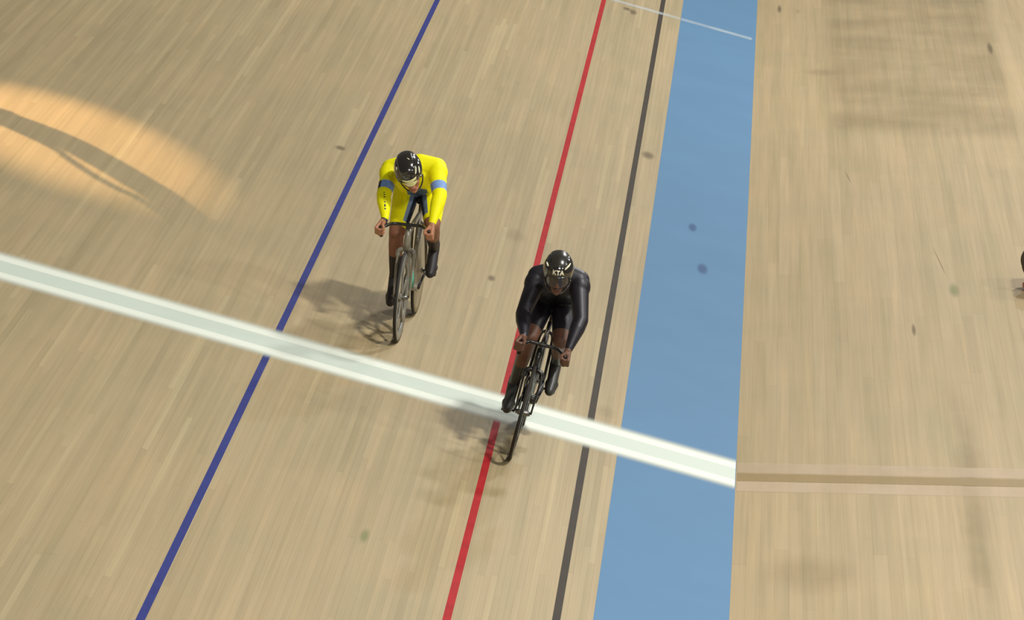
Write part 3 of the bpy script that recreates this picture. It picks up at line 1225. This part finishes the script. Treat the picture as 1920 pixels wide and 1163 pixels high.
JY = dict(head=(-.022, -.50, 1.243), shR=(-.190, -.22, 1.201), shL=(.140, -.22, 1.245), elR=(-.204, -.44, 1.050), elL=(.206, -.44, 1.085),
          wrR=(-.160, -.60, .906), wrL=(.185, -.60, .906), grR=(-.180, -.65, .835), grL=(.172, -.65, .838),
          hipR=(-.104, .16, 1.0), hipL=(.082, .16, 1.01), knR=(-.125, -.14, .705), knL=(.138, -.17, .80),
          anR=(-.132, .0, .330), anL=(.120, .215, .535), ballR=(-.125, -.125, .228), ballL=(.125, .115, .425))
grip_axes(JY)
JD = dict(head=(-.020, -.50, 1.322), shR=(-.152, -.20, 1.195), shL=(.122, -.20, 1.242), elR=(-.180, -.37, .950), elL=(.212, -.40, 1.020),
          wrR=(-.128, -.58, .853), wrL=(.187, -.57, .838), grR=(-.135, -.63, .800), grL=(.180, -.62, .780),
          hipR=(-.097, .16, .990), hipL=(.072, .16, .994), knR=(-.098, -.20, .765), knL=(.113, -.165, .786),
          anR=(-.127, .0, .350), anL=(.113, .23, .525), ballR=(-.122, -.150, .262), ballL=(.124, .135, .402))
grip_axes(JD)


# yellow rider: 0 yellow 1 pale blue 2 navy 3 slate 4 skin 5 leg skin 6 black sock 7 lip
def assign_y(tg, t, ce, no, V):
    o = pick(tg, [('head', 4), ('head_lip', 7), ('hand', 4), ('shin', 5), ('knee', 5), ('foot', 6)], 0)
    st = lambda p: np.array([str(q).startswith(p) for q in tg])
    o[st('head_neck') & (t > .55)] = 0
    b = st('armB')
    o[b & (t > .25) & (t < .78)] = 1
    o[b & (t > .25) & (t < .78) & (ce[:, 0] < -.235)] = 2
    for k, s in (('R', 1), ('L', -1)):
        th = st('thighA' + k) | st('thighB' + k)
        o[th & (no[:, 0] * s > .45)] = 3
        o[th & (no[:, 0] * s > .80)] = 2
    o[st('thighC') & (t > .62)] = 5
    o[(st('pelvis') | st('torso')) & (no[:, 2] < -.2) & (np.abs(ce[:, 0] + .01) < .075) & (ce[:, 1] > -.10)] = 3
    el, wr = np.array(V['elR']), np.array(V['wrR'])
    for k in ('A', 'B'):
        fa = st('forearm' + k + 'R')
        ax = el[0] + (wr[0] - el[0]) * (t * .3 if k == 'A' else .3 + t * .65)
        q = fa & (np.abs(ce[:, 0] - ax - .004) < .006) & (no[:, 1] < 0)
        for lo, hi in (((.2, .3), (.5, .62), (.8, .95)) if k == 'A' else ((.05, .12), (.2, .27), (.36, .5), (.58, .66))):
            o[q & (t > lo) & (t < hi)] = 2
    o[st('shinB') & (t > .45)] = 6
    o[st('shinC')] = 6
    o[st('hand_wristR')] = 6
    return o


# dark rider: 0 charcoal 1 skin 2 sock 3 lip
def assign_d(tg, t, ce, no, V):
    o = pick(tg, [('head', 1), ('head_lip', 3), ('hand', 1), ('shin', 1), ('knee', 1), ('foot', 2)], 0)
    st = lambda p: np.array([str(q).startswith(p) for q in tg])
    o[st('head_neck') & (t > .6)] = 0
    o[st('thighC') & (t > .35)] = 1
    o[st('shinB') & (t > .75)] = 2
    o[st('shinC')] = 2
    o[st('hand_wristR')] = 1
    return o


bicycle(MY, 'grey track bicycle with a turquoise badge under the yellow rider', M_grey, M_grey, M_greyrim, M_disc, .862,
        {k: Vector(JY['gr' + k]) for k in 'RL'}, JY['axes'], math.radians(31), True, 'five')
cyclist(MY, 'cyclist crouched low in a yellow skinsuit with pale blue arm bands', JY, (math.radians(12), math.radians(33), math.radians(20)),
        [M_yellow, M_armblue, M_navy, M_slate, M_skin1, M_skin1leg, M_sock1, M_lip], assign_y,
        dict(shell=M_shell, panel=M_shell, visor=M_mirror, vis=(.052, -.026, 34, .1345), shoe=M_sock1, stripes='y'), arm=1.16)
bicycle(MD, 'black track bicycle leaning over beside the red line', M_carbon, M_carbon, M_carbon, M_carbon, .812,
        {k: Vector(JD['gr' + k]) for k in 'RL'}, JD['axes'], math.radians(24), False, 'thin')
cyclist(MD, 'cyclist in a charcoal skinsuit and black lettered helmet crossing the finish line', JD, (math.radians(1), math.radians(16), math.radians(-4)),
        [M_darksuit, M_skin2, M_sock2, M_lip2], assign_d,
        dict(shell=M_shell, panel=M_shell2, visor=M_smoke, vis=(.028, -.070, 68), shoe=M_sock2, letters='KTA', stripes='d'), arm=1.14)


# ------------------------------------------------------------------ dark bag whose rounded end just enters at the right edge
bag = empty('kit_bag', (2.645, 6.62, 0))
tag(bag, 'dark olive rounded bag with a pale pink corner at the right edge', 'bag')
Bb = Body()
for y in (-.09, .09):
    Bb.cap((-.195, y, .235), .135, (.45, y, .23), .135, 'bag')
Bb.cap((-.18, 0, .26), .14, (.43, 0, .26), .14, 'bag')
Bb.cap((-.02, -.08, .10), .085, (.40, -.08, .10), .085, 'bag')
Bb.cap((-.02, .08, .10), .085, (.40, .08, .10), .085, 'bag')
Bb.build('bag_body', bag, [M_trouser], lambda tg, t, ce, no: np.zeros(len(tg)), .008, 6)
Bb = Body()
Bb.ell((-.268, -.02, .040), (.045, 0, 0), (0, .085, 0), (0, 0, .034), 'p')
Bb.cap((-.26, -.02, .035), .030, (-.06, -.04, .06), .035, 'p')
Bb.build('pink_corner', bag, [M_pink], lambda tg, t, ce, no: np.zeros(len(tg)), .006, 5)
bm = bmesh.new()
for x in (.0, .26):
    tube(bm, smooth_path([(x, -.225, .22), (x + .02, -.16, .36), (x + .03, 0, .43), (x + .02, .16, .36), (x, .225, .22)], 6), .014, 8, (1, 0, 0), 1.6)
from_bm('carry_strap', bm, M_rubber, bag, True)
